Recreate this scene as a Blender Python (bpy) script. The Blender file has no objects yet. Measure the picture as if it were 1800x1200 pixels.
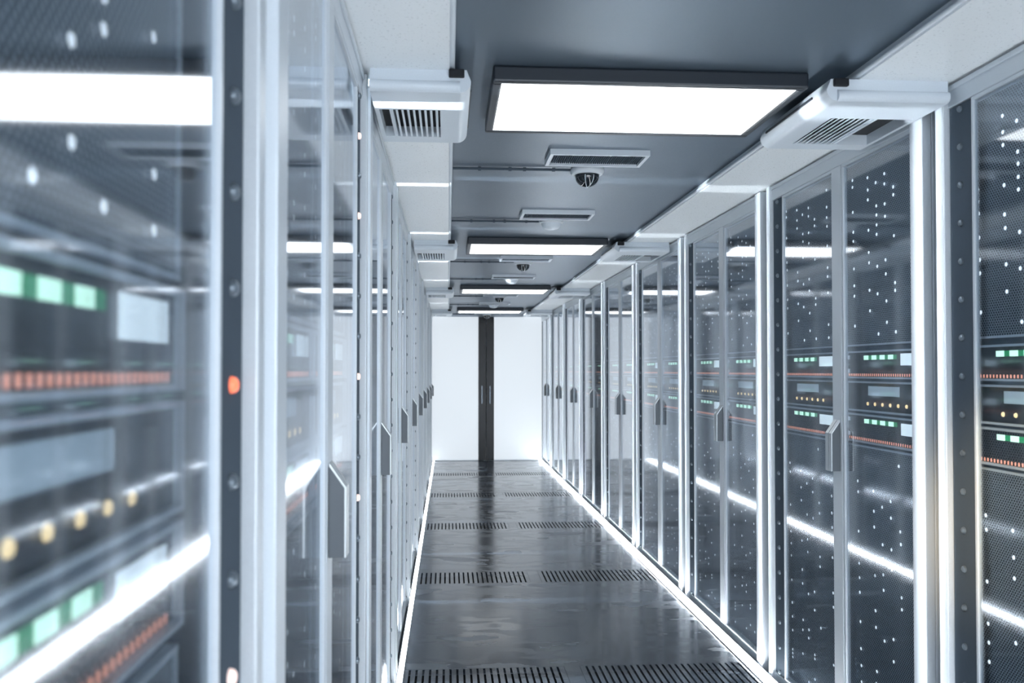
import bpy, bmesh, math, random
from mathutils import Vector, Matrix
C = bpy.context.scene.collection
sc = bpy.context.scene
R = math.radians

# ------------------------------------------------------------------ camera
EYE = 1.36
cam_d = bpy.data.cameras.new('camera')
cam = bpy.data.objects.new('camera', cam_d); C.objects.link(cam)
cam.location = (0, 0, EYE)
cam.rotation_euler = (R(90 + 1.15), 0, -math.atan(113 / 1590))
cam_d.lens = 31.8; cam_d.sensor_width = 36
cam_d.shift_y = 0.0105
cam_d.clip_start = 0.02; cam_d.clip_end = 100
cam_d.dof.use_dof = True
cam_d.dof.focus_distance = 4.0
cam_d.dof.aperture_fstop = 5.0
sc.camera = cam

# ------------------------------------------------------------------ world, exposure
w = bpy.data.worlds.new('world'); sc.world = w; w.use_nodes = True
w.node_tree.nodes['Background'].inputs[0].default_value = (0.86, 0.93, 1.0, 1)
w.node_tree.nodes['Background'].inputs[1].default_value = 3.2
sc.view_settings.view_transform = 'Standard'
sc.view_settings.look = 'None'
sc.view_settings.gamma = 1
sc.view_settings.use_curve_mapping = False
sc.view_settings.exposure = 0.8
sc.cycles.transparent_max_bounces = 40
sc.cycles.max_bounces = 14
sc.cycles.glossy_bounces = 6
sc.cycles.sample_clamp_indirect = 6
PANEL_EMIT = 1.9
LED_EMIT = 11.0
LED_RIGHT_EMIT = 33.0
END_EMIT = 0.40
GAP_EMIT = 450.0

sp_d = bpy.data.lights.new('added_warm_spot', 'SPOT'); sp = bpy.data.objects.new('added_warm_spot', sp_d); C.objects.link(sp)  # added lamp without a visible source, warms the lower right-hand panels
sp_d.energy = 160; sp_d.color = (1.0, 0.76, 0.45); sp_d.spot_size = R(18); sp_d.spot_blend = 1.0; sp_d.shadow_soft_size = 0.08
sp.location = (0.15, 0.7, 1.95)
sp.rotation_euler = (Vector((1.45, 2.2, 1.02)) - Vector(sp.location)).to_track_quat('-Z', 'Y').to_euler()

# ------------------------------------------------------------------ materials
def mat(name, col, metallic=0.0, rough=0.5, emit=None, strength=0.0, spec=0.5, coat=0.0):
    m = bpy.data.materials.new(name); m.use_nodes = True
    b = m.node_tree.nodes['Principled BSDF']
    b.inputs['Base Color'].default_value = (*col, 1)
    b.inputs['Metallic'].default_value = metallic
    b.inputs['Roughness'].default_value = rough
    b.inputs['Specular IOR Level'].default_value = spec
    b.inputs['Coat Weight'].default_value = coat
    b.inputs['Coat Roughness'].default_value = 0.05
    if emit:
        b.inputs['Emission Color'].default_value = (*emit, 1)
        b.inputs['Emission Strength'].default_value = strength
    return m

def grain(m, scale, amount, stretch=(1, 1, 1), rough=0.08):
    """fine noise on base colour and roughness so that painted metal is not flat"""
    nt = m.node_tree; N = nt.nodes; L = nt.links; b = N['Principled BSDF']
    tc = N.new('ShaderNodeTexCoord'); mp = N.new('ShaderNodeMapping'); mp.inputs['Scale'].default_value = stretch
    nz = N.new('ShaderNodeTexNoise'); nz.inputs['Scale'].default_value = scale; nz.inputs['Detail'].default_value = 3
    L.new(tc.outputs['Object'], mp.inputs[0]); L.new(mp.outputs[0], nz.inputs['Vector'])
    base = b.inputs['Base Color'].default_value[:]
    mx = N.new('ShaderNodeMix'); mx.data_type = 'RGBA'
    mx.inputs['A'].default_value = tuple(c * (1 - amount) for c in base[:3]) + (1,)
    mx.inputs['B'].default_value = tuple(min(1, c * (1 + amount)) for c in base[:3]) + (1,)
    L.new(nz.outputs['Fac'], mx.inputs['Factor']); L.new(mx.outputs['Result'], b.inputs['Base Color'])
    r0 = b.inputs['Roughness'].default_value
    mr = N.new('ShaderNodeMapRange'); mr.inputs['To Min'].default_value = max(0.02, r0 - rough); mr.inputs['To Max'].default_value = r0 + rough
    L.new(nz.outputs['Fac'], mr.inputs['Value']); L.new(mr.outputs[0], b.inputs['Roughness'])
    return m

M = {}
M['alu'] = grain(mat('brushed_aluminium', (0.73, 0.78, 0.83), 0.15, 0.36), 300, 0.06)
M['alu_dark'] = grain(mat('grey_steel', (0.085, 0.108, 0.135), 0.0, 0.85, spec=0.05), 250, 0.08)
M['bolt'] = mat('bolt_steel', (0.20, 0.24, 0.28), 0.5, 0.3)
M['body'] = grain(mat('cabinet_steel', (0.10, 0.13, 0.17), 0.4, 0.5), 120, 0.08)
M['soffit'] = grain(mat('soffit_white', (0.92, 0.95, 0.97), 0.05, 0.3), 150, 0.04)
M['ceil'] = grain(mat('ceiling_metal', (0.125, 0.165, 0.21), 0.55, 0.36), 220, 0.10)
M['wall'] = grain(mat('wall_paint', (0.72, 0.78, 0.84), 0.0, 0.5), 40, 0.03)
M['unit'] = grain(mat('unit_plastic', (0.72, 0.78, 0.84), 0.05, 0.35), 300, 0.06)
M['dark'] = mat('dark_frame', (0.018, 0.024, 0.033), 0.2, 0.35)
M['black'] = mat('black_gap', (0.006, 0.008, 0.012), 0.0, 0.7)
M['light'] = mat('light_diffuser', (0.9, 0.9, 0.9), 0, 0.4, (0.94, 0.975, 1.0), PANEL_EMIT)
M['led'] = mat('led_diffuser', (0.9, 0.9, 0.9), 0, 0.4, (0.92, 0.965, 1.0), LED_EMIT)
M['led_right'] = mat('led_diffuser_right', (0.9, 0.9, 0.9), 0, 0.4, (0.92, 0.965, 1.0), LED_RIGHT_EMIT)
M['gapled'] = mat('gap_led', (0.9, 0.9, 0.9), 0, 0.4, (0.86, 0.94, 1.0), GAP_EMIT)
M['backlit'] = mat('backlit_glass', (0.35, 0.38, 0.40), 0, 0.35, (0.86, 0.93, 1.0), END_EMIT)
M['gloss_black'] = mat('gloss_black', (0.006, 0.008, 0.011), 0.0, 0.25, spec=0.3)
M['chrome'] = mat('satin_chrome', (0.55, 0.6, 0.66), 0.9, 0.25)
M['cam_white'] = mat('camera_white', (0.80, 0.84, 0.88), 0, 0.35)
M['dome'] = mat('smoked_dome', (0.012, 0.016, 0.022), 0.0, 0.06, coat=0.8)
M['faceplate'] = grain(mat('server_face', (0.018, 0.023, 0.032), 0.1, 0.45), 60, 0.5, (1, 6, 1))
M['bezel'] = mat('server_bezel', (0.72, 0.79, 0.87), 0.2, 0.35)
M['handle'] = mat('handle_metal', (0.11, 0.125, 0.14), 0.3, 0.4)
M['handle_edge'] = mat('handle_edge', (0.62, 0.66, 0.68), 0.5, 0.3)
M['green'] = mat('green_led', (0.6, 0.9, 0.75), 0, 0.4, (0.62, 1.0, 0.80), 0.85)
M['green_dim'] = mat('green_led_dim', (0.01, 0.25, 0.10), 0, 0.4, (0.01, 0.35, 0.12), 0.35)
M['screen'] = mat('white_screen', (0.7, 0.8, 0.85), 0, 0.3, (0.80, 0.93, 1.0), 0.6)
M['lcd'] = mat('grey_screen', (0.32, 0.40, 0.47), 0, 0.3, (0.45, 0.58, 0.68), 0.25)
M['amber'] = mat('amber_led', (0.9, 0.7, 0.4), 0, 0.4, (1.0, 0.74, 0.36), 0.75)
M['tick'] = mat('orange_led', (0.9, 0.4, 0.3), 0, 0.4, (1.0, 0.42, 0.28), 0.55)
M['tab'] = mat('label_tab', (0.65, 0.72, 0.8), 0, 0.4, (0.7, 0.8, 0.9), 0.2)
M['dot'] = mat('pinpoint_light', (0.9, 0.95, 1.0), 0, 0.4, (0.86, 0.94, 1.0), 0.8)
M['red'] = mat('red_glint', (0.9, 0.2, 0.1), 0, 0.3, (1.0, 0.20, 0.10), 0.65)  # red LED reflection on a bolt head, put in as emission
M['pale'] = mat('pale_glint', (0.9, 0.75, 0.7), 0, 0.3, (1.0, 0.75, 0.68), 0.5)  # pinkish LED reflections on bolt heads, glow built into the material

def glass_mat():
    m = bpy.data.materials.new('door_glass'); m.use_nodes = True
    nt = m.node_tree; N = nt.nodes; L = nt.links; N.clear()
    out = N.new('ShaderNodeOutputMaterial'); mx = N.new('ShaderNodeMixShader')
    tr = N.new('ShaderNodeBsdfTransparent'); tr.inputs[0].default_value = (0.93, 0.96, 0.98, 1)
    gl = N.new('ShaderNodeBsdfGlossy'); gl.inputs['Roughness'].default_value = 0.06
    gl.inputs['Color'].default_value = (0.95, 0.97, 1, 1)
    lw = N.new('ShaderNodeLayerWeight'); lw.inputs['Blend'].default_value = 0.5
    pw = N.new('ShaderNodeMath'); pw.operation = 'POWER'; pw.inputs[1].default_value = 2.7
    ma = N.new('ShaderNodeMath'); ma.operation = 'MULTIPLY_ADD'; ma.inputs[1].default_value = 0.92; ma.inputs[2].default_value = 0.03
    L.new(lw.outputs['Facing'], pw.inputs[0]); L.new(pw.outputs[0], ma.inputs[0]); L.new(ma.outputs[0], mx.inputs[0])
    L.new(tr.outputs[0], mx.inputs[1]); L.new(gl.outputs[0], mx.inputs[2]); L.new(mx.outputs[0], out.inputs[0])
    return m
M['glass'] = glass_mat()

def perf_mat(name, col, pitch=0.0105, hole=0.35):
    """sheet steel with staggered round perforations (y, z of the object)"""
    m = mat(name, col, 0.35, 0.36)
    nt = m.node_tree; N = nt.nodes; L = nt.links; b = N['Principled BSDF']
    def math_(op, a, b_=None, c=None):
        n = N.new('ShaderNodeMath'); n.operation = op
        for i, v in enumerate((a, b_, c)):
            if v is None: continue
            if isinstance(v, (int, float)): n.inputs[i].default_value = v
            else: L.new(v, n.inputs[i])
        return n.outputs[0]
    tc = N.new('ShaderNodeTexCoord'); sp = N.new('ShaderNodeSeparateXYZ'); L.new(tc.outputs['Object'], sp.inputs[0])
    u = math_('DIVIDE', sp.outputs['Y'], pitch); v = math_('DIVIDE', sp.outputs['Z'], pitch * 0.62)
    row = math_('FLOOR', v); par = math_('FLOORED_MODULO', row, 2.0)
    uu = math_('ADD', u, math_('MULTIPLY', par, 0.5))
    fu = math_('SUBTRACT', math_('FRACT', uu), 0.5); fv = math_('MULTIPLY', math_('SUBTRACT', math_('FRACT', v), 0.5), 0.75)
    d = math_('SQRT', math_('ADD', math_('MULTIPLY', fu, fu), math_('MULTIPLY', fv, fv)))
    mr = N.new('ShaderNodeMapRange'); mr.interpolation_type = 'SMOOTHSTEP'
    mr.inputs['From Min'].default_value = hole - 0.05; mr.inputs['From Max'].default_value = hole + 0.05
    L.new(d, mr.inputs['Value'])
    mx = N.new('ShaderNodeMix'); mx.data_type = 'RGBA'
    mx.inputs['A'].default_value = (0.004, 0.006, 0.010, 1); mx.inputs['B'].default_value = (*col, 1)
    L.new(mr.outputs[0], mx.inputs['Factor']); L.new(mx.outputs['Result'], b.inputs['Base Color'])
    sl = math_('MULTIPLY', mr.outputs[0], 0.5); L.new(sl, b.inputs['Specular IOR Level'])
    return m
M['perf'] = perf_mat('perforated_steel', (0.38, 0.44, 0.51))
M['perf_face'] = perf_mat('perforated_server_face', (0.10, 0.115, 0.14))

def floor_mat():
    m = mat('floor_vinyl', (0.07, 0.085, 0.105), 0.15, 0.2, spec=0.6)
    nt = m.node_tree; N = nt.nodes; L = nt.links; b = N['Principled BSDF']
    tc = N.new('ShaderNodeTexCoord')
    mp = N.new('ShaderNodeMapping'); mp.inputs['Scale'].default_value = (1.0, 2.2, 1)
    nz = N.new('ShaderNodeTexNoise'); nz.inputs['Scale'].default_value = 1.7; nz.inputs['Detail'].default_value = 5.0; nz.inputs['Roughness'].default_value = 0.5
    L.new(tc.outputs['Object'], mp.inputs[0]); L.new(mp.outputs[0], nz.inputs['Vector'])
    cr = N.new('ShaderNodeValToRGB'); e = cr.color_ramp; e.interpolation = 'CONSTANT'
    e.elements[0].position = 0; e.elements[0].color = (0.040, 0.054, 0.074, 1)
    e.elements[1].position = 0.46; e.elements[1].color = (0.052, 0.068, 0.090, 1)
    x = e.elements.new(0.53); x.color = (0.033, 0.045, 0.062, 1)
    x = e.elements.new(0.60); x.color = (0.085, 0.105, 0.132, 1)
    L.new(nz.outputs['Fac'], cr.inputs[0]); L.new(cr.outputs[0], b.inputs['Base Color'])
    cr2 = N.new('ShaderNodeValToRGB'); f = cr2.color_ramp; f.interpolation = 'CONSTANT'
    f.elements[0].position = 0; f.elements[0].color = (0.17,) * 3 + (1,)
    f.elements[1].position = 0.46; f.elements[1].color = (0.22,) * 3 + (1,)
    x = f.elements.new(0.53); x.color = (0.15,) * 3 + (1,)
    x = f.elements.new(0.60); x.color = (0.30,) * 3 + (1,)
    L.new(nz.outputs['Fac'], cr2.inputs[0]); L.new(cr2.outputs[0], b.inputs['Roughness'])
    return m
M['floor'] = floor_mat()

# ------------------------------------------------------------------ mesh helpers
class MB:
    def __init__(s): s.v = []; s.f = []; s.m = []
    def box(s, x0, x1, y0, y1, z0, z1, mi=0, bev=0.0):
        if x0 > x1: x0, x1 = x1, x0
        if y0 > y1: y0, y1 = y1, y0
        if z0 > z1: z0, z1 = z1, z0
        if bev <= 0:
            b = len(s.v)
            s.v += [(x, y, z) for x in (x0, x1) for y in (y0, y1) for z in (z0, z1)]
            for q in ((0, 1, 3, 2), (4, 6, 7, 5), (0, 4, 5, 1), (2, 3, 7, 6), (0, 2, 6, 4), (1, 5, 7, 3)):
                s.f.append([b + i for i in q]); s.m.append(mi)
            return s
        bm = bmesh.new(); bmesh.ops.create_cube(bm, size=1)
        for v in bm.verts:
            v.co = Vector(((x0 + x1) / 2 + v.co.x * (x1 - x0), (y0 + y1) / 2 + v.co.y * (y1 - y0), (z0 + z1) / 2 + v.co.z * (z1 - z0)))
        bmesh.ops.bevel(bm, geom=bm.edges[:], offset=bev, segments=2, affect='EDGES', profile=0.6)
        s.add_bm(bm, mi); return s
    def add_bm(s, bm, mi=0):
        b = len(s.v); bm.verts.index_update(); bmesh.ops.recalc_face_normals(bm, faces=bm.faces[:])
        s.v += [v.co[:] for v in bm.verts]
        for f in bm.faces: s.f.append([b + v.index for v in f.verts]); s.m.append(mi)
        bm.free()
    def prism(s, pts, axis, a0, a1, mi=0):
        """extrude a 2-D outline along axis; pts are the other two coordinates in xyz order"""
        bm = bmesh.new()
        def co(p, a):
            return {0: (a, p[0], p[1]), 1: (p[0], a, p[1]), 2: (p[0], p[1], a)}[axis]
        A = [bm.verts.new(co(p, a0)) for p in pts]; B = [bm.verts.new(co(p, a1)) for p in pts]
        bm.faces.new(A); bm.faces.new(B[::-1]); n = len(pts)
        for i in range(n): bm.faces.new((A[i], B[i], B[(i + 1) % n], A[(i + 1) % n]))
        s.add_bm(bm, mi); return s
    def lathe(s, prof, c, n=24, mi=0, axis=2, sign=1):
        """prof: (radius, height) pairs, spun about axis through c"""
        bm = bmesh.new(); rings = []
        for r, h in prof:
            ring = []
            for k in range(n if r > 1e-6 else 1):
                a = 2 * math.pi * k / n; p, q = r * math.cos(a), r * math.sin(a)
                co = (c[0] + p, c[1] + q, c[2] + h) if axis == 2 else (c[0] + sign * h, c[1] + p, c[2] + q)
                ring.append(bm.verts.new(co))
            rings.append(ring)
        for a, b in zip(rings, rings[1:]):
            if len(a) == 1 and len(b) == 1: continue
            for k in range(n):
                q = [a[k % len(a)], a[(k + 1) % len(a)], b[(k + 1) % len(b)], b[k % len(b)]]
                u = []
                for v in q:
                    if v not in u: u.append(v)
                if len(u) > 2:
                    try: bm.faces.new(u)
                    except ValueError: pass
        s.add_bm(bm, mi); return s
    def tube(s, p0, p1, r, n=10, mi=0):
        p0, p1 = Vector(p0), Vector(p1); d = (p1 - p0).normalized()
        a = d.orthogonal().normalized(); b = d.cross(a); bm = bmesh.new()
        A = [bm.verts.new(p0 + r * (math.cos(2 * math.pi * k / n) * a + math.sin(2 * math.pi * k / n) * b)) for k in range(n)]
        B = [bm.verts.new(p1 + r * (math.cos(2 * math.pi * k / n) * a + math.sin(2 * math.pi * k / n) * b)) for k in range(n)]
        bm.faces.new(A); bm.faces.new(B)
        for k in range(n): bm.faces.new((A[k], A[(k + 1) % n], B[(k + 1) % n], B[k]))
        s.add_bm(bm, mi); return s
    def mesh(s, name, mats, smooth=False):
        me = bpy.data.meshes.new(name); me.from_pydata(s.v, [], s.f)
        for k in (mats if isinstance(mats, (list, tuple)) else [mats]): me.materials.append(M[k])
        me.polygons.foreach_set('material_index', s.m)
        if smooth: me.shade_smooth(); me.set_sharp_from_angle(angle=R(35))
        me.update(); return me

def obj(name, me, parent=None, loc=(0, 0, 0), rz=0.0):
    o = bpy.data.objects.new(name, me); C.objects.link(o); o.location = loc; o.rotation_euler = (0, 0, rz)
    if parent is not None: o.parent = parent
    return o
def tag(o, label, cat, group=None):
    o['label'] = label; o['category'] = cat
    if group: o['group'] = group
    return o
def struct(name, me, label=None, parent=None):
    o = obj(name, me, parent)
    o['kind'] = 'structure'
    if label: o['label'] = label
    return o
def copy_tree(o, parent=None):
    c = o.copy(); C.objects.link(c)
    if parent is not None: c.parent = parent
    for ch in o.children: copy_tree(ch, c)
    return c
ORD = ['nearest', 'second', 'third', 'fourth', 'fifth', 'sixth', 'seventh', 'eighth', 'farthest']

# ------------------------------------------------------------------ the hall
XR, XL = 1.42, -0.232          # planes of the two rows of rack fronts
YEND, YBACK = 13.70, -3.2
XWL, XWR = -1.45, 2.60
ZS, ZC = 2.172, 2.202          # soffit and middle ceiling
CX0, CX1 = 0.004, 1.146        # edges of the middle ceiling

# floor: one slab with openings where the slotted tiles lie
VX = [(-0.20, 0.535), (0.607, 1.38)]
VY = [(4.0 + 1.975 * k - 0.165, 4.0 + 1.975 * k + 0.165) for k in range(5)]
fm = MB()
xs = [XWL, VX[0][0], VX[0][1], VX[1][0], VX[1][1], XWR]
ys = [YBACK] + [v for p in VY for v in p] + [YEND]
for j in range(len(ys) - 1):
    for i in range(len(xs) - 1):
        if i in (1, 3) and j % 2 == 1: continue
        fm.box(xs[i], xs[i + 1], ys[j], ys[j + 1], -0.03, 0)
struct('floor', fm.mesh('floor', 'floor'))
mb = MB(); mb.box(CX0, CX1, YBACK, YEND, ZC, ZC + 0.05)
struct('ceiling', mb.mesh('ceiling', 'ceil'))
for nm, x0, x1 in (('trim_1', XWL, CX0), ('trim_2', CX1, XWR)):
    mb = MB(); mb.box(x0, x1, YBACK, YEND, ZS, ZC + 0.05)
    struct(nm, mb.mesh('soffit', 'soffit'), 'pale metal ceiling band above the racks')
for nm, xe, sg in (('trim_3', CX0, 1), ('trim_4', CX1, -1)):
    mb = MB(); mb.tube((xe + sg * 0.007, YBACK, ZS + 0.010), (xe + sg * 0.007, YEND, ZS + 0.010), 0.0075, 12)
    mb.box(xe, xe + sg * 0.004, YBACK, YEND, ZS + 0.012, ZC)
    struct(nm, mb.mesh('edge_trim', 'alu', True), 'rounded metal edge strip of the ceiling band')
for nm, a in (('wall_left', (XWL - 0.1, XWL, YBACK, YEND)), ('wall_right', (XWR, XWR + 0.1, YBACK, YEND)),
              ('wall_far', (XWL, XWR, YEND, YEND + 0.1))):
    mb = MB(); mb.box(*a, -0.03, ZC + 0.05); struct(nm, mb.mesh('wall', 'wall'))

# end of the aisle: two backlit frosted sliding doors with black stiles
for nm, x0, x1, sx0, sx1 in (('door_1', XL - 0.01, 0.462, 0.462, 0.577), ('door_2', 0.697, XR + 0.02, 0.582, 0.697)):
    mb = MB(); mb.box(x0, x1, YEND - 0.035, YEND - 0.002, 0.012, ZS - 0.004)
    d = struct(nm, mb.mesh('door_leaf', 'backlit'), 'white backlit frosted door leaf at the end of the aisle')
    mb = MB(); mb.box(sx0, sx1, YEND - 0.055, YEND - 0.003, 0.006, ZS - 0.004, 0, 0.004)
    s_ = obj('door_stile', mb.mesh('door_stile', 'gloss_black'), d); s_['label'] = 'glossy black door stile'
    hx = 0.515 if nm == 'door_1' else 0.635
    mb = MB(); mb.tube((hx, YEND - 0.095, 0.86), (hx, YEND - 0.095, 1.13), 0.010, 12)
    mb.tube((hx, YEND - 0.055, 0.89), (hx, YEND - 0.095, 0.89), 0.007); mb.tube((hx, YEND - 0.055, 1.10), (hx, YEND - 0.095, 1.10), 0.007)
    obj('handle', mb.mesh('door_handle', 'chrome', True), d)

# ------------------------------------------------------------------ racks
U_DOTS = [(0.553,2.042),(0.553,2.017),(0.436,2.027),(0.377,1.998),(0.316,2.015),(0.316,1.981),(0.435,1.984),(0.256,1.959),(0.256,1.933),(0.435,1.95),(0.14,1.986),(0.14,1.946),(0.138,1.912),(0.374,1.918),(0.315,1.914),(0.552,1.927),(0.373,1.887),(0.313,1.872),(0.137,1.837),(0.373,1.853),(0.141,2.052),(0.26,2.094),(0.549,1.855),(0.432,1.844),(0.373,1.821),(0.254,1.799),(0.135,1.753),(0.549,1.822),(0.547,1.789),(0.431,1.767),(0.312,1.727),(0.135,1.719),(0.429,1.731),(0.37,1.712),(0.546,1.723),(0.311,1.68),(0.133,1.657),(0.544,1.662),(0.249,1.645),(0.249,1.62),(0.427,1.636),(0.369,1.619),(0.544,1.625),(0.308,1.59),(0.425,1.565),(0.129,1.535),(0.306,1.519),(0.541,1.518),(0.246,1.485),(0.365,1.483),(0.128,1.485)]
L_DOTS = [(0.235,1.051),(0.528,0.969),(0.411,0.948),(0.526,0.931),(0.114,0.986),(0.291,0.93),(0.349,0.903),(0.409,0.88),(0.29,0.876),(0.407,0.827),(0.113,0.885),(0.525,0.792),(0.229,0.842),(0.348,0.778),(0.226,0.802),(0.288,0.773),(0.112,0.821),(0.346,0.732),(0.522,0.68),(0.11,0.767),(0.286,0.708),(0.404,0.663),(0.345,0.679),(0.52,0.63),(0.344,0.628),(0.519,0.579),(0.224,0.633),(0.109,0.654),(0.402,0.545),(0.223,0.595),(0.516,0.477),(0.4,0.489),(0.34,0.461),(0.279,0.484),(0.105,0.522),(0.513,0.383),(0.279,0.412),(0.103,0.469),(0.511,0.325),(0.396,0.342),(0.337,0.318),(0.22,0.358)]
_rng = random.Random(4)
for _k in range(14):
    L_DOTS.append((_rng.choice([0.51, 0.4, 0.34, 0.28, 0.22, 0.105]), round(0.30 - _k * 0.016, 3)))
W = 1.34                       # rack width, measured along the aisle
PW = 0.545                     # width of a panel or server
UNITS = [(1.332, 1.428, 'a'), (1.217, 1.322, 'b'), (1.108, 1.208, 'c')]

class Side:
    """s = +1: rack front faces -X (right-hand row); s = -1: faces +X (left-hand row)"""
    def __init__(self, s):
        self.s = s
        self.near = (0.604, 0.059) if s > 0 else (0.013, 0.558)      # (edge on the viewer's left, other edge) of the near column
        self.far = (1.24, 0.695) if s > 0 else (0.560, 1.105)
        self.d = -1 if s > 0 else 1                                # direction of 'to the right' along y
def sx(s, a, b): return (s * a, s * b)

def rack_meshes(s):
    S = Side(s); out = {}
    def B(*a, **k):
        mb = MB()
        for q in a: mb.box(*sx(s, q[0], q[1]), *q[2:6], 0, k.get('bev', 0.0))
        return mb
    out['body'] = B((0.047, 0.98, 0.0115, 0.03, 0.02, 2.15), (0.047, 0.98, W - 0.024, W - 0.004, 0.02, 2.15), (0.96, 0.98, 0.024, W - 0.024, 0.02, 2.15), (0.047, 0.96, 0.024, W - 0.024, 0.02, 0.04), (0.047, 0.96, 0.024, W - 0.024, 2.13, 2.15)).mesh('rack_body', 'body')
    out['post_near'] = B((-0.012, 0.019, 0.0, 0.072, 0.0, 2.168), (0.019, 0.20, 0.0, 0.011, 0.0, 2.15), bev=0.003).mesh('rack_post', 'alu')
    mb = B((-0.012, 0.047, 1.282, 1.318, 0.0, 2.168), (-0.004, 0.047, 1.318, W, 0.0, 2.160), bev=0.003)
    out['post_far'] = mb.mesh('rack_post_far', 'alu')
    out['top'] = B((0.0, 0.047, 0.073, 1.281, 2.105, 2.165), (-0.006, 0.0, 0.073, 1.281, 2.150, 2.165), bev=0.003).mesh('rack_top_rail', 'alu')
    out['bottom'] = B((0.0, 0.047, 0.073, 1.281, 0.016, 0.052), bev=0.003).mesh('rack_bottom_rail', 'alu')
    out['liner'] = B((0.040, 0.0465, 0.073, 1.281, 0.053, 2.104)).mesh('rack_liner', 'body')
    out['strip'] = B((0.006, 0.020, 1.168, 1.280, 0.053, 2.104), bev=0.002).mesh('bolt_strip', 'alu_dark')
    # near door: thin frame + glass ; far door: the same with the wide meeting stile
    def frame(y0, y1, stile=None):
        q = [(0.002, 0.016, y0, y0 + 0.008, 0.053, 2.104), (0.002, 0.016, y1 - 0.008, y1, 0.053, 2.104),
             (0.002, 0.016, y0 + 0.0081, y1 - 0.0081, 0.053, 0.062), (0.002, 0.016, y0 + 0.0081, y1 - 0.0081, 2.094, 2.104)]
        if stile: q[0] = (0.0, 0.020, stile[0], stile[1], 0.053, 2.104)
        return B(*q).mesh('door_frame', 'alu')
    out['door_near'] = frame(0.074, 0.580)
    out['door_far'] = frame(0.588, 1.167, (0.588, 0.664))
    out['glass_near'] = B((0.007, 0.011, 0.083, 0.571, 0.063, 2.093)).mesh('glass_pane', 'glass')
    out['glass_far'] = B((0.007, 0.011, 0.665, 1.158, 0.063, 2.093)).mesh('glass_pane', 'glass')
    # wedge-topped handle in two plates
    mb = MB()
    pts = [(s * -0.001, 0.995), (s * -0.001, 1.172), (s * -0.031, 1.130), (s * -0.031, 0.995)]
    mb.prism(pts, 1, 0.600, 0.622, 0); mb.prism(pts, 1, 0.627, 0.652, 0)
    for y0, y1 in ((0.600, 0.622), (0.627, 0.652)):
        e = [(s * -0.0312, 0.995), (s * -0.0312, 1.1303), (s * -0.001, 1.1735), (s * -0.001, 1.180), (s * -0.0345, 1.132), (s * -0.0345, 0.995)]
        mb.prism(e, 1, y0, y1, 1)
    out['handle'] = mb.mesh('handle', ['handle', 'handle_edge'])
    mb = MB(); mb.lathe([(0.0, 0.0085), (0.005, 0.0078), (0.0085, 0.005), (0.0095, 0.0), (0.0095, -0.001)], (0, 0, 0), 14, 0, 0, -s)
    out['bolt'] = mb.mesh('bolt', 'bolt', True)
    out['bolt_red'] = mb.mesh('bolt_glint', 'red', True)
    out['bolt_pale'] = mb.mesh('bolt_glint', 'pale', True)
    # perforated panels with the pinpoint lights that belong to them
    for col, (a0, a1) in (('near', S.near), ('far', S.far)):
        for lv, z0, z1, dots in (('upper', 1.446, 2.100, U_DOTS), ('lower', 0.056, 1.098, L_DOTS)):
            mb = MB(); y0, y1 = min(a0, a1), max(a0, a1)
            mb.box(*sx(s, 0.030, 0.038), y0 + 0.006, y1 - 0.006, z0 + 0.006, z1 - 0.006, 0)
            for q in ((y0, y1, z0, z0 + 0.006), (y0, y1, z1 - 0.006, z1), (y0, y0 + 0.006, z0, z1), (y1 - 0.006, y1, z0, z1)):
                mb.box(*sx(s, 0.026, 0.0381), *q, 1)
            for yd, zd in dots:
                if not z0 + 0.02 < zd < z1 - 0.015: continue
                y = a0 + S.d * (0.604 - yd)
                mb.lathe([(0.0, 0.0012), (0.0050, 0.0010), (0.0058, 0.0)], (s * 0.030, y, zd), 10, 2, 0, -s)
            out['panel_%s_%s' % (col, lv)] = mb.mesh('perforated_panel', ['perf', 'bezel', 'dot'])
    # server units, origin at the bottom corner on the viewer's left
    for kind, h in (('a', 0.096), ('b', 0.105), ('c', 0.100)):
        d = S.d
        def P(a0, a1, z0, z1, x0, x1, name, m_):
            mb = MB(); mb.box(*sx(s, x0, x1), d * a0, d * a1, z0, z1); return mb.mesh(name, m_)
        out['u_face_' + kind] = P(0.007, PW - 0.007, 0.006, h - 0.006, 0.030, 0.0395, 'faceplate', 'perf_face' if kind == 'c' else 'faceplate')
        mb = MB()
        for a0, a1, z0, z1 in ((0, PW, 0, 0.006), (0, PW, h - 0.006, h), (0, 0.007, 0.006, h - 0.006), (PW - 0.007, PW, 0.006, h - 0.006)):
            mb.box(*sx(s, 0.021, 0.0395), d * a0, d * a1, z0, z1)
        out['u_bezel_' + kind] = mb.mesh('bezel', 'bezel')
        if kind != 'b':
            out['u_light'] = P(-0.017, 0.017, -0.0075, 0.0075, 0.0285, 0.0305, 'status_light', 'green')
            out['u_dim'] = P(-0.011, 0.011, -0.0075, 0.0075, 0.029, 0.0305, 'dim_light', 'green_dim')
            out['u_screen'] = P(0.390, 0.512, h - 0.056, h - 0.018, 0.0275, 0.0305, 'display', 'screen')
            mb = MB()
            for k in range(35): mb.box(*sx(s, 0.0285, 0.0305), d * (0.014 + 0.0147 * k), d * (0.0185 + 0.0147 * k), 0.008, 0.017)
            out['u_ticks'] = mb.mesh('light_row', 'tick')
            out['u_tab'] = P(0.0072, 0.020, 0, 0.014, 0.0262, 0.0305, 'side_tab', 'tab')
        else:
            out['u_lcd'] = P(0.165, 0.378, h - 0.048, h - 0.016, 0.0275, 0.0305, 'display', 'lcd')
            mb = MB(); mb.lathe([(0.0, 0.004), (0.0052, 0.0035), (0.0068, 0.0)], (s * 0.0305, 0, 0), 14, 0, 0, -s)
            out['u_amber'] = mb.mesh('amber_button', 'amber', True)
    return out
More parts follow.
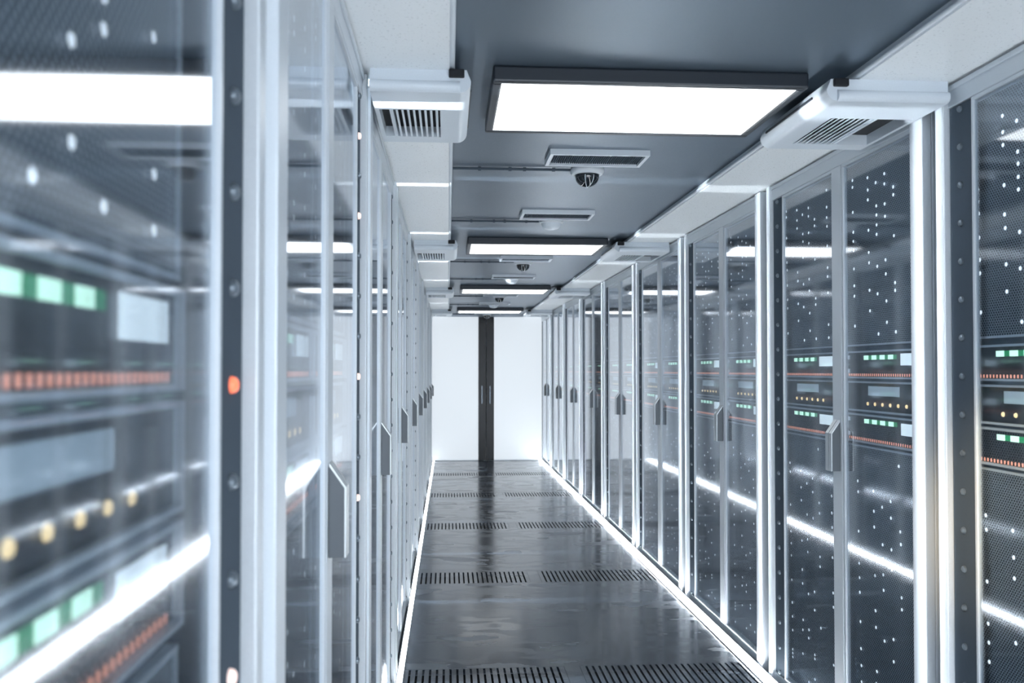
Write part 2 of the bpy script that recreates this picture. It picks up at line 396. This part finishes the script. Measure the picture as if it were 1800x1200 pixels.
MS = {1: rack_meshes(1), -1: rack_meshes(-1)}

def make_unit(kind, s):
    m = MS[s]; d = Side(s).d
    root = obj('server_unit', None)
    obj('faceplate', m['u_face_' + kind], root); obj('bezel', m['u_bezel_' + kind], root)
    h = {'a': 0.096, 'b': 0.105, 'c': 0.100}[kind]
    if kind == 'b':
        obj('display', m['u_lcd'], root)['label'] = 'blank grey display window'
        for k in range(6): obj('amber_button', m['u_amber'], root, (0, d * (0.158 + 0.053 * k), 0.028))['label'] = 'round glowing amber button'
    else:
        for k in range(4):
            a = 0.148 + 0.058 * k
            obj('status_light', m['u_light'], root, (0, d * a, h - 0.024))['label'] = 'bright square green light'
            obj('dim_light', m['u_dim'], root, (0, d * (a + 0.029), h - 0.024))['label'] = 'dim green segment'
        obj('display', m['u_screen'], root)['label'] = 'lit white display'
        obj('light_row', m['u_ticks'], root)['label'] = 'row of tiny orange lights'
        for z in (0.020, h - 0.028): obj('side_tab', m['u_tab'], root, (0, 0, z))
    return root

def make_rack(s, bolts=True):
    m = MS[s]
    root = obj('server_rack', m['body'])
    for k in ('post_near', 'post_far'): obj('post', m[k], root)
    obj('top_rail', m['top'], root); obj('bottom_rail', m['bottom'], root); obj('back_liner', m['liner'], root)
    st = obj('bolt_strip', m['strip'], root); st['label'] = 'dark strip with a row of round bolts'
    if bolts:
        for k in range(20): obj('bolt', m['bolt'], st, (s * 0.006, 1.226, 0.066 + 0.1065 * k))
    d1 = obj('door', m['door_near'], root); obj('glass_pane', m['glass_near'], d1)
    d2 = obj('door', m['door_far'], root); obj('glass_pane', m['glass_far'], d2)
    obj('handle', m['handle'], d2)['label'] = 'grey upright handle with slanted top'
    for c_ in ('near', 'far'):
        for l_ in ('upper', 'lower'):
            obj('perforated_panel', m['panel_%s_%s' % (c_, l_)], root)['label'] = 'perforated dark metal panel with white pinpoint lights'
    return root

Y0 = 2.59
rack_src = {}; unit_src = {}; glint_racks = []
for s, X, side, n0, n1 in ((1, XR, 'right', -1, 7), (-1, XL, 'left', -2, 7)):
    idx = list(range(n0, n1 + 1))
    for i, n in enumerate(idx):
        few = (s > 0 and i > 5) or (s < 0 and i > 4)
        key = (s, few)
        if key not in rack_src: rk = rack_src[key] = make_rack(s, not few)
        else: rk = copy_tree(rack_src[key])
        y = Y0 + 1.4 * n
        rk.location = (X, y, 0)
        which = 'tenth and last' if i == 9 else (ORD[i] if not (side == 'left' and i == 8) else 'ninth')
        nm = 'nearest' if i == 0 else which
        tag(rk, 'glass-doored server rack with pale metal frame, %s in the %s-hand row' % (nm, side), 'server rack', 'server racks in the %s-hand row' % side)
        S = Side(s)
        for cn, (a0, a1) in (('near', S.near), ('far', S.far)):
            for z0, z1, kind in UNITS:
                if (s, kind) not in unit_src: u = unit_src[(s, kind)] = make_unit(kind, s)
                else: u = copy_tree(unit_src[(s, kind)])
                u.location = (X, y + a0, z0 + (0.009 if s < 0 else 0))
                lk = {'a': 'upper green-lit server', 'b': 'middle amber-button server', 'c': 'lower green-lit server'}[kind]
                tag(u, '%s, %s column of the %s rack in the %s-hand row' % (lk, cn, nm, side), 'server', 'servers in the %s-hand row of racks' % side)
        if s < 0 and i < 2: glint_racks.append(rk)
# LED reflections painted as glow on bolts of the two nearest left-hand racks
for rk, picks in zip(glint_racks, (((12, 'bolt_red'), (9, 'bolt_pale')), ((12, 'bolt_pale'), (9, 'bolt_pale'), (16, 'bolt_pale'), (18, 'bolt_pale')))):
    st = [c for c in rk.children if c.name.startswith('bolt_strip')][0]
    bs = sorted(list(st.children), key=lambda c: c.location.z)
    for j, key2 in picks:
        bs[j].data = MS[-1][key2]; bs[j].name = 'bolt_glint'
        bs[j]['label'] = 'bolt head with painted red LED reflection' if key2 == 'bolt_red' else 'bolt head with painted pale pink LED reflection'

# light tubes in the gaps between the left-hand racks (their light falls across floor and ceiling)
tub = MB(); tub.box(-0.008, 0.008, -0.012, 0.012, 0.0, 2.12, 0, 0.003)
gme = tub.mesh('light_tube', 'gapled')
for i, n in enumerate(range(-2, 7)):
    o = obj('light_tube', gme, None, (XL - 0.95, Y0 + 1.4 * n + W + 0.03, 0))
    tag(o, 'upright light tube deep in the gap behind the %s rack in the left-hand row' % ORD[i], 'light', 'light tubes between the left-hand racks')

# glowing strips on the floor along the rack feet
for xx, lab in ((XR - 0.034, 'glowing white light strip on the floor along the right-hand racks'), (XL + 0.026, 'glowing white light strip on the floor along the left-hand racks')):
    root = obj('light_strip', None, None, (xx, 0, 0)); tag(root, lab, 'light strip', 'light strips along the floor')
    hw = 0.013 if xx > 0 else 0.009
    mb = MB(); mb.box(-hw - 0.002, hw + 0.002, -1.8, YEND - 0.06, 0.0005, 0.006); e_ = 1 if xx > 0 else -1; mb.box(e_ * (hw + 0.0021), e_ * (hw + 0.0045), -1.8, YEND - 0.06, 0.0005, 0.034); obj('housing', mb.mesh('strip_housing', 'alu'), root)
    mb = MB(); mb.prism([(-hw, 0.006), (-hw + 0.003, 0.012), (hw - 0.003, 0.012), (hw, 0.006)], 1, -1.8, YEND - 0.06); obj('diffuser', mb.mesh('strip_diffuser', 'led_right' if xx > 0 else 'led'), root)['label'] = 'bright white diffuser'

# ------------------------------------------------------------------ slotted floor tiles
def vent_mesh(w_, l_, n, flat=0.004):
    mb = MB(); t = 0.006; pitch = (w_ - 0.03) / n; sw = 0.010
    z0, z1 = -t, 0.0
    mb.box(0, 0.012, 0, l_, z0, z1); mb.box(w_ - 0.012, w_, 0, l_, z0, z1)
    mb.box(0.012, w_ - 0.012, 0, 0.008, z0, z1); mb.box(0.012, w_ - 0.012, l_ - 0.008, l_, z0, z1)
    x = 0.012; a = 0.015 + pitch / 2 - sw / 2
    for k in range(n):
        xs_ = 0.015 + pitch * (k + 0.5) - sw / 2
        mb.box(x, xs_, 0.008, l_ - 0.008, z0, z1); x = xs_ + sw
    mb.box(x, w_ - 0.012, 0.008, l_ - 0.008, z0, z1)
    return mb.mesh('slotted_plate', 'floor')
for j, (y0, y1) in enumerate(VY):
    for i, (x0, x1) in enumerate(VX):
        root = obj('floor_vent', None, None, (x0, y0, 0))
        w_, l_ = x1 - x0 - 0.002, y1 - y0 - 0.002
        p = obj('slotted_plate', vent_mesh(w_, l_, 23 if i == 0 else 25), root, (0.001, 0.001, 0))
        mb = MB(); mb.box(0.001, w_, 0.001, l_, -0.0295, -0.028); obj('tray', mb.mesh('vent_tray', 'black'), root)['label'] = 'black tray under the slots'
        tag(root, 'dark slotted floor vent, %s one from the camera on the %s side of the aisle' % (ORD[j] if j else 'nearest', 'left' if i == 0 else 'right'), 'floor vent', 'slotted floor vents')

# ------------------------------------------------------------------ ceiling things
LY = [2.50 + 3.21 * k for k in range(-1, 4)]
def make_ceiling_light():
    root = obj('ceiling_light', None)
    x0, x1, l_ = 0.124, 1.018, 0.55
    mb = MB(); h = 0.045
    for q in ((x0, x1, 0, 0.026), (x0, x1, l_ - 0.026, l_), (x0, x0 + 0.026, 0.0261, l_ - 0.0261), (x1 - 0.026, x1, 0.0261, l_ - 0.0261)):
        mb.box(q[0], q[1], q[2], q[3], -h, 0, 0, 0.006)
    obj('frame', mb.mesh('light_frame', 'dark'), root)
    mb = MB(); mb.box(x0 + 0.024, x1 - 0.024, 0.024, l_ - 0.024, -h + 0.004, -0.004); obj('diffuser', mb.mesh('diffuser', 'light'), root)['label'] = 'bright white diffuser'
    return root
src = None
lab = ['wide white ceiling light panel just above the camera', 'largest wide white ceiling light panel, nearest in view', 'second white ceiling light panel from the camera', 'third white ceiling light panel from the camera, narrow', 'farthest ceiling light panel, a thin line before the end doors']
for k, y in enumerate(LY):
    if src is None: o = src = make_ceiling_light()
    else: o = copy_tree(src)
    o.location = (0, y - 0.025, ZC); tag(o, lab[k], 'ceiling light', 'ceiling light panels')

# plates, dome cameras, smoke detectors with their conduits
def make_plate():
    root = obj('ceiling_grille', None); hw, hl = 0.192, 0.100
    mb = MB()
    for q in ((-hw, hw, -hl, -hl + 0.014), (-hw, hw, hl - 0.014, hl), (-hw, -hw + 0.014, -hl + 0.0141, hl - 0.0141), (hw - 0.014, hw, -hl + 0.0141, hl - 0.0141)):
        mb.box(*q, -0.022, 0)
    obj('frame', mb.mesh('grille_frame', 'alu'), root)
    mb = MB(); mb.box(-hw + 0.014, hw - 0.014, -hl + 0.014, hl - 0.014, -0.008, -0.001)
    for k in range(44):
        x = -hw + 0.017 + k * 0.0083; mb.box(x, x + 0.004, -hl + 0.0145, hl - 0.0145, -0.013, -0.008)
    obj('louvre', mb.mesh('grille_louvre', 'alu_dark'), root)['label'] = 'fine grey louvres'
    return root
def make_camera():
    root = obj('dome_camera', None)
    mb = MB(); mb.lathe([(0.0, 0), (0.066, 0), (0.070, -0.006), (0.070, -0.018), (0.064, -0.027), (0.052, -0.030), (0.050, -0.024), (0.0, -0.024)], (0, 0, 0), 36)
    obj('base', mb.mesh('camera_base', 'cam_white', True), root)
    mb = MB(); mb.lathe([(0.050, -0.026)] + [(0.050 * math.cos(a), -0.036 - 0.044 * math.sin(a)) for a in [R(t) for t in range(0, 90, 9)]] + [(0, -0.080)], (0, 0, 0), 36)
    d = obj('dome', mb.mesh('camera_dome', 'dome', True), root); d['label'] = 'smoked black dome'
    mb = MB()
    for ax in (-18, 24):
        pts = [(0.0505 * math.cos(t), -0.036 - 0.0445 * math.sin(t)) for t in [R(v) for v in range(0, 181, 12)]]
        for a, b in zip(pts, pts[1:]):
            ca, sa = math.cos(R(90 + ax)), math.sin(R(90 + ax))
            mb.tube((a[0] * ca, a[0] * sa, a[1]), (b[0] * ca, b[0] * sa, b[1]), 0.0016, 6)
    obj('dome_rib', mb.mesh('dome_rib', 'alu'), d)
    return root
def make_detector():
    root = obj('smoke_detector', None)
    mb = MB(); mb.lathe([(0.0, 0), (0.062, 0), (0.066, -0.006), (0.066, -0.014), (0.060, -0.020), (0.0, -0.020)], (0, 0, 0), 32)
    obj('base', mb.mesh('detector_base', 'cam_white', True), root)
    mb = MB(); mb.lathe([(0.058, -0.020), (0.050, -0.038), (0.040, -0.048), (0.020, -0.053), (0.0, -0.054)], (0, 0, 0), 32)
    obj('cover', mb.mesh('detector_cover', 'unit', True), root)
    return root
def conduit_mesh(x1):
    mb = MB(); mb.tube((CX0 + 0.016, 0, -0.009), (x1, 0, -0.009), 0.0055, 10)
    for f in (0.25, 0.5, 0.62, 0.86): x = CX0 + (x1 - CX0) * f; mb.tube((x - 0.006, 0, -0.009), (x + 0.006, 0, -0.009), 0.0085, 10)
    return mb.mesh('conduit', 'alu_dark', True)
cm = conduit_mesh(0.508)
ps = cs = ds = None
o_ = ['nearest', 'second', 'third', 'fourth', 'fifth', 'sixth', 'seventh', 'eighth']
pk = 0
for k in range(4):
    for t, yp, yd in ((0, 3.50, 3.72), (1, 4.80, 5.03)):
        yp += 3.21 * k; yd += 3.21 * k
        if yd > YEND - 0.1: continue
        if ps is None: o = ps = make_plate()
        else: o = copy_tree(ps)
        o.location = (0.580, yp, ZC); tag(o, 'flat grey rectangular ceiling grille, %s from the camera along the aisle' % o_[pk], 'ceiling grille', 'flat ceiling grilles')
        if t == 0:
            if cs is None: o = cs = make_camera()
            else: o = copy_tree(cs)
            tag(o, 'white security camera with black dome under the ceiling, %s from the lens' % o_[k], 'security camera', 'dome cameras')
        else:
            if ds is None: o = ds = make_detector()
            else: o = copy_tree(ds)
            tag(o, 'round white smoke detector on the ceiling, %s from the camera' % o_[k], 'smoke detector', 'smoke detectors')
        o.location = (0.578, yd, ZC)
        o = obj('conduit', cm, None, (0, yd, ZC))
        tag(o, 'thin grey conduit running across the ceiling to the %s %s' % (o_[k], 'dome camera' if t == 0 else 'smoke detector'), 'conduit', 'ceiling conduits')
        pk += 1

# air units under the two ceiling bands
def make_air_unit(s):
    """s=+1: on the right band, rounded edge towards -X; origin at inner face, near end"""
    root = obj('air_unit', None); L_ = 0.54; h = 0.062
    wd = 0.350 if s > 0 else 0.272
    def X(a): return s * a
    r = 0.032
    prof = [(wd, -h), (wd, 0)] + [(0.012, 0)] + [(r - r * math.cos(t), -h + r - r * math.sin(t)) for t in [R(v) for v in range(0, 91, 15)]]
    # opening in the underside: recess a0..a1 across, y0..y1 along
    a0, a1, y0, y1 = (0.085, wd - 0.012, 0.17, 0.47)
    mb = MB(); hd = 0.036
    # top slab with the rounded inner edge, built as prisms around the opening
    P = [(X(a), z) for a, z in prof]
    mb.prism(P, 1, 0.0, y0); mb.prism(P, 1, y1, L_)
    prof2 = [(a0, -h), (a0, 0)] + prof[2:]
    mb.prism([(X(a), z) for a, z in prof2], 1, y0 + 0.0002, y1 - 0.0002)
    mb.box(X(a0), X(wd), y0, y1, -h + hd, 0)
    mb.box(X(a1), X(wd), y0, y1, -h, -h + hd)
    obj('housing', mb.mesh('air_unit_housing', 'unit', True), root)
    mb = MB()
    # rounded near end bar
    mb.tube((X(0.03), 0.002, -h + 0.016), (X(wd), 0.002, -h + 0.016), 0.016, 14)
    obj('end_bar', mb.mesh('air_unit_end', 'unit', True), root)
    mb = MB(); mb.box(X(a0), X(a1), y0 + 0.001, y1 - 0.001, -h + hd - 0.003, -h + hd - 0.0005)
    obj('recess', mb.mesh('vent_recess', 'black'), root)
    mb = MB()
    for k in range(8):
        a = a0 + 0.006 + k * 0.0165; ln = 0.020 if s > 0 else 0.003
        mb.prism([(X(a), -h), (X(a + 0.0065), -h), (X(a + 0.0055 + ln), -h + 0.016), (X(a + ln), -h + 0.016)], 1, y0 + 0.003, y1 - 0.003)
    mb.box(X(a0 + 0.136), X(a0 + 0.146), y0 + 0.001, y1 - 0.001, -h + 0.001, -h + 0.030)
    obj('vent_louvre', mb.mesh('vent_louvre', 'unit'), root)
    mb = MB(); mb.box(X(-0.003), X(0.001), 0.10, 0.48, -h + 0.034, -h + 0.040)
    obj('side_slot', mb.mesh('side_slot', 'dark'), root)
    mb = MB(); mb.box(X(0.018), X(0.06), -0.012, 0.03, -0.022, 0.0, 0, 0.004)
    obj('mounting_clip', mb.mesh('mounting_clip', 'black'), root)
    return root
for s, x, side in ((1, 1.052, 'right'), (-1, 0.062, 'left')):
    src = None
    for k in range(5):
        if src is None: o = src = make_air_unit(s)
        else: o = copy_tree(src)
        o.location = (x, 2.435 + 3.21 * (k - 1), ZS)
        if k == 0: l = 'pale air unit with rounded edge on the %s ceiling band, above the camera' % side
        else: l = 'pale air unit with louvred vent on the %s ceiling band, %s in view' % (side, 'nearest' if k == 1 else o_[k - 1])
        tag(o, l, 'air unit', 'air units on the %s ceiling band' % side)
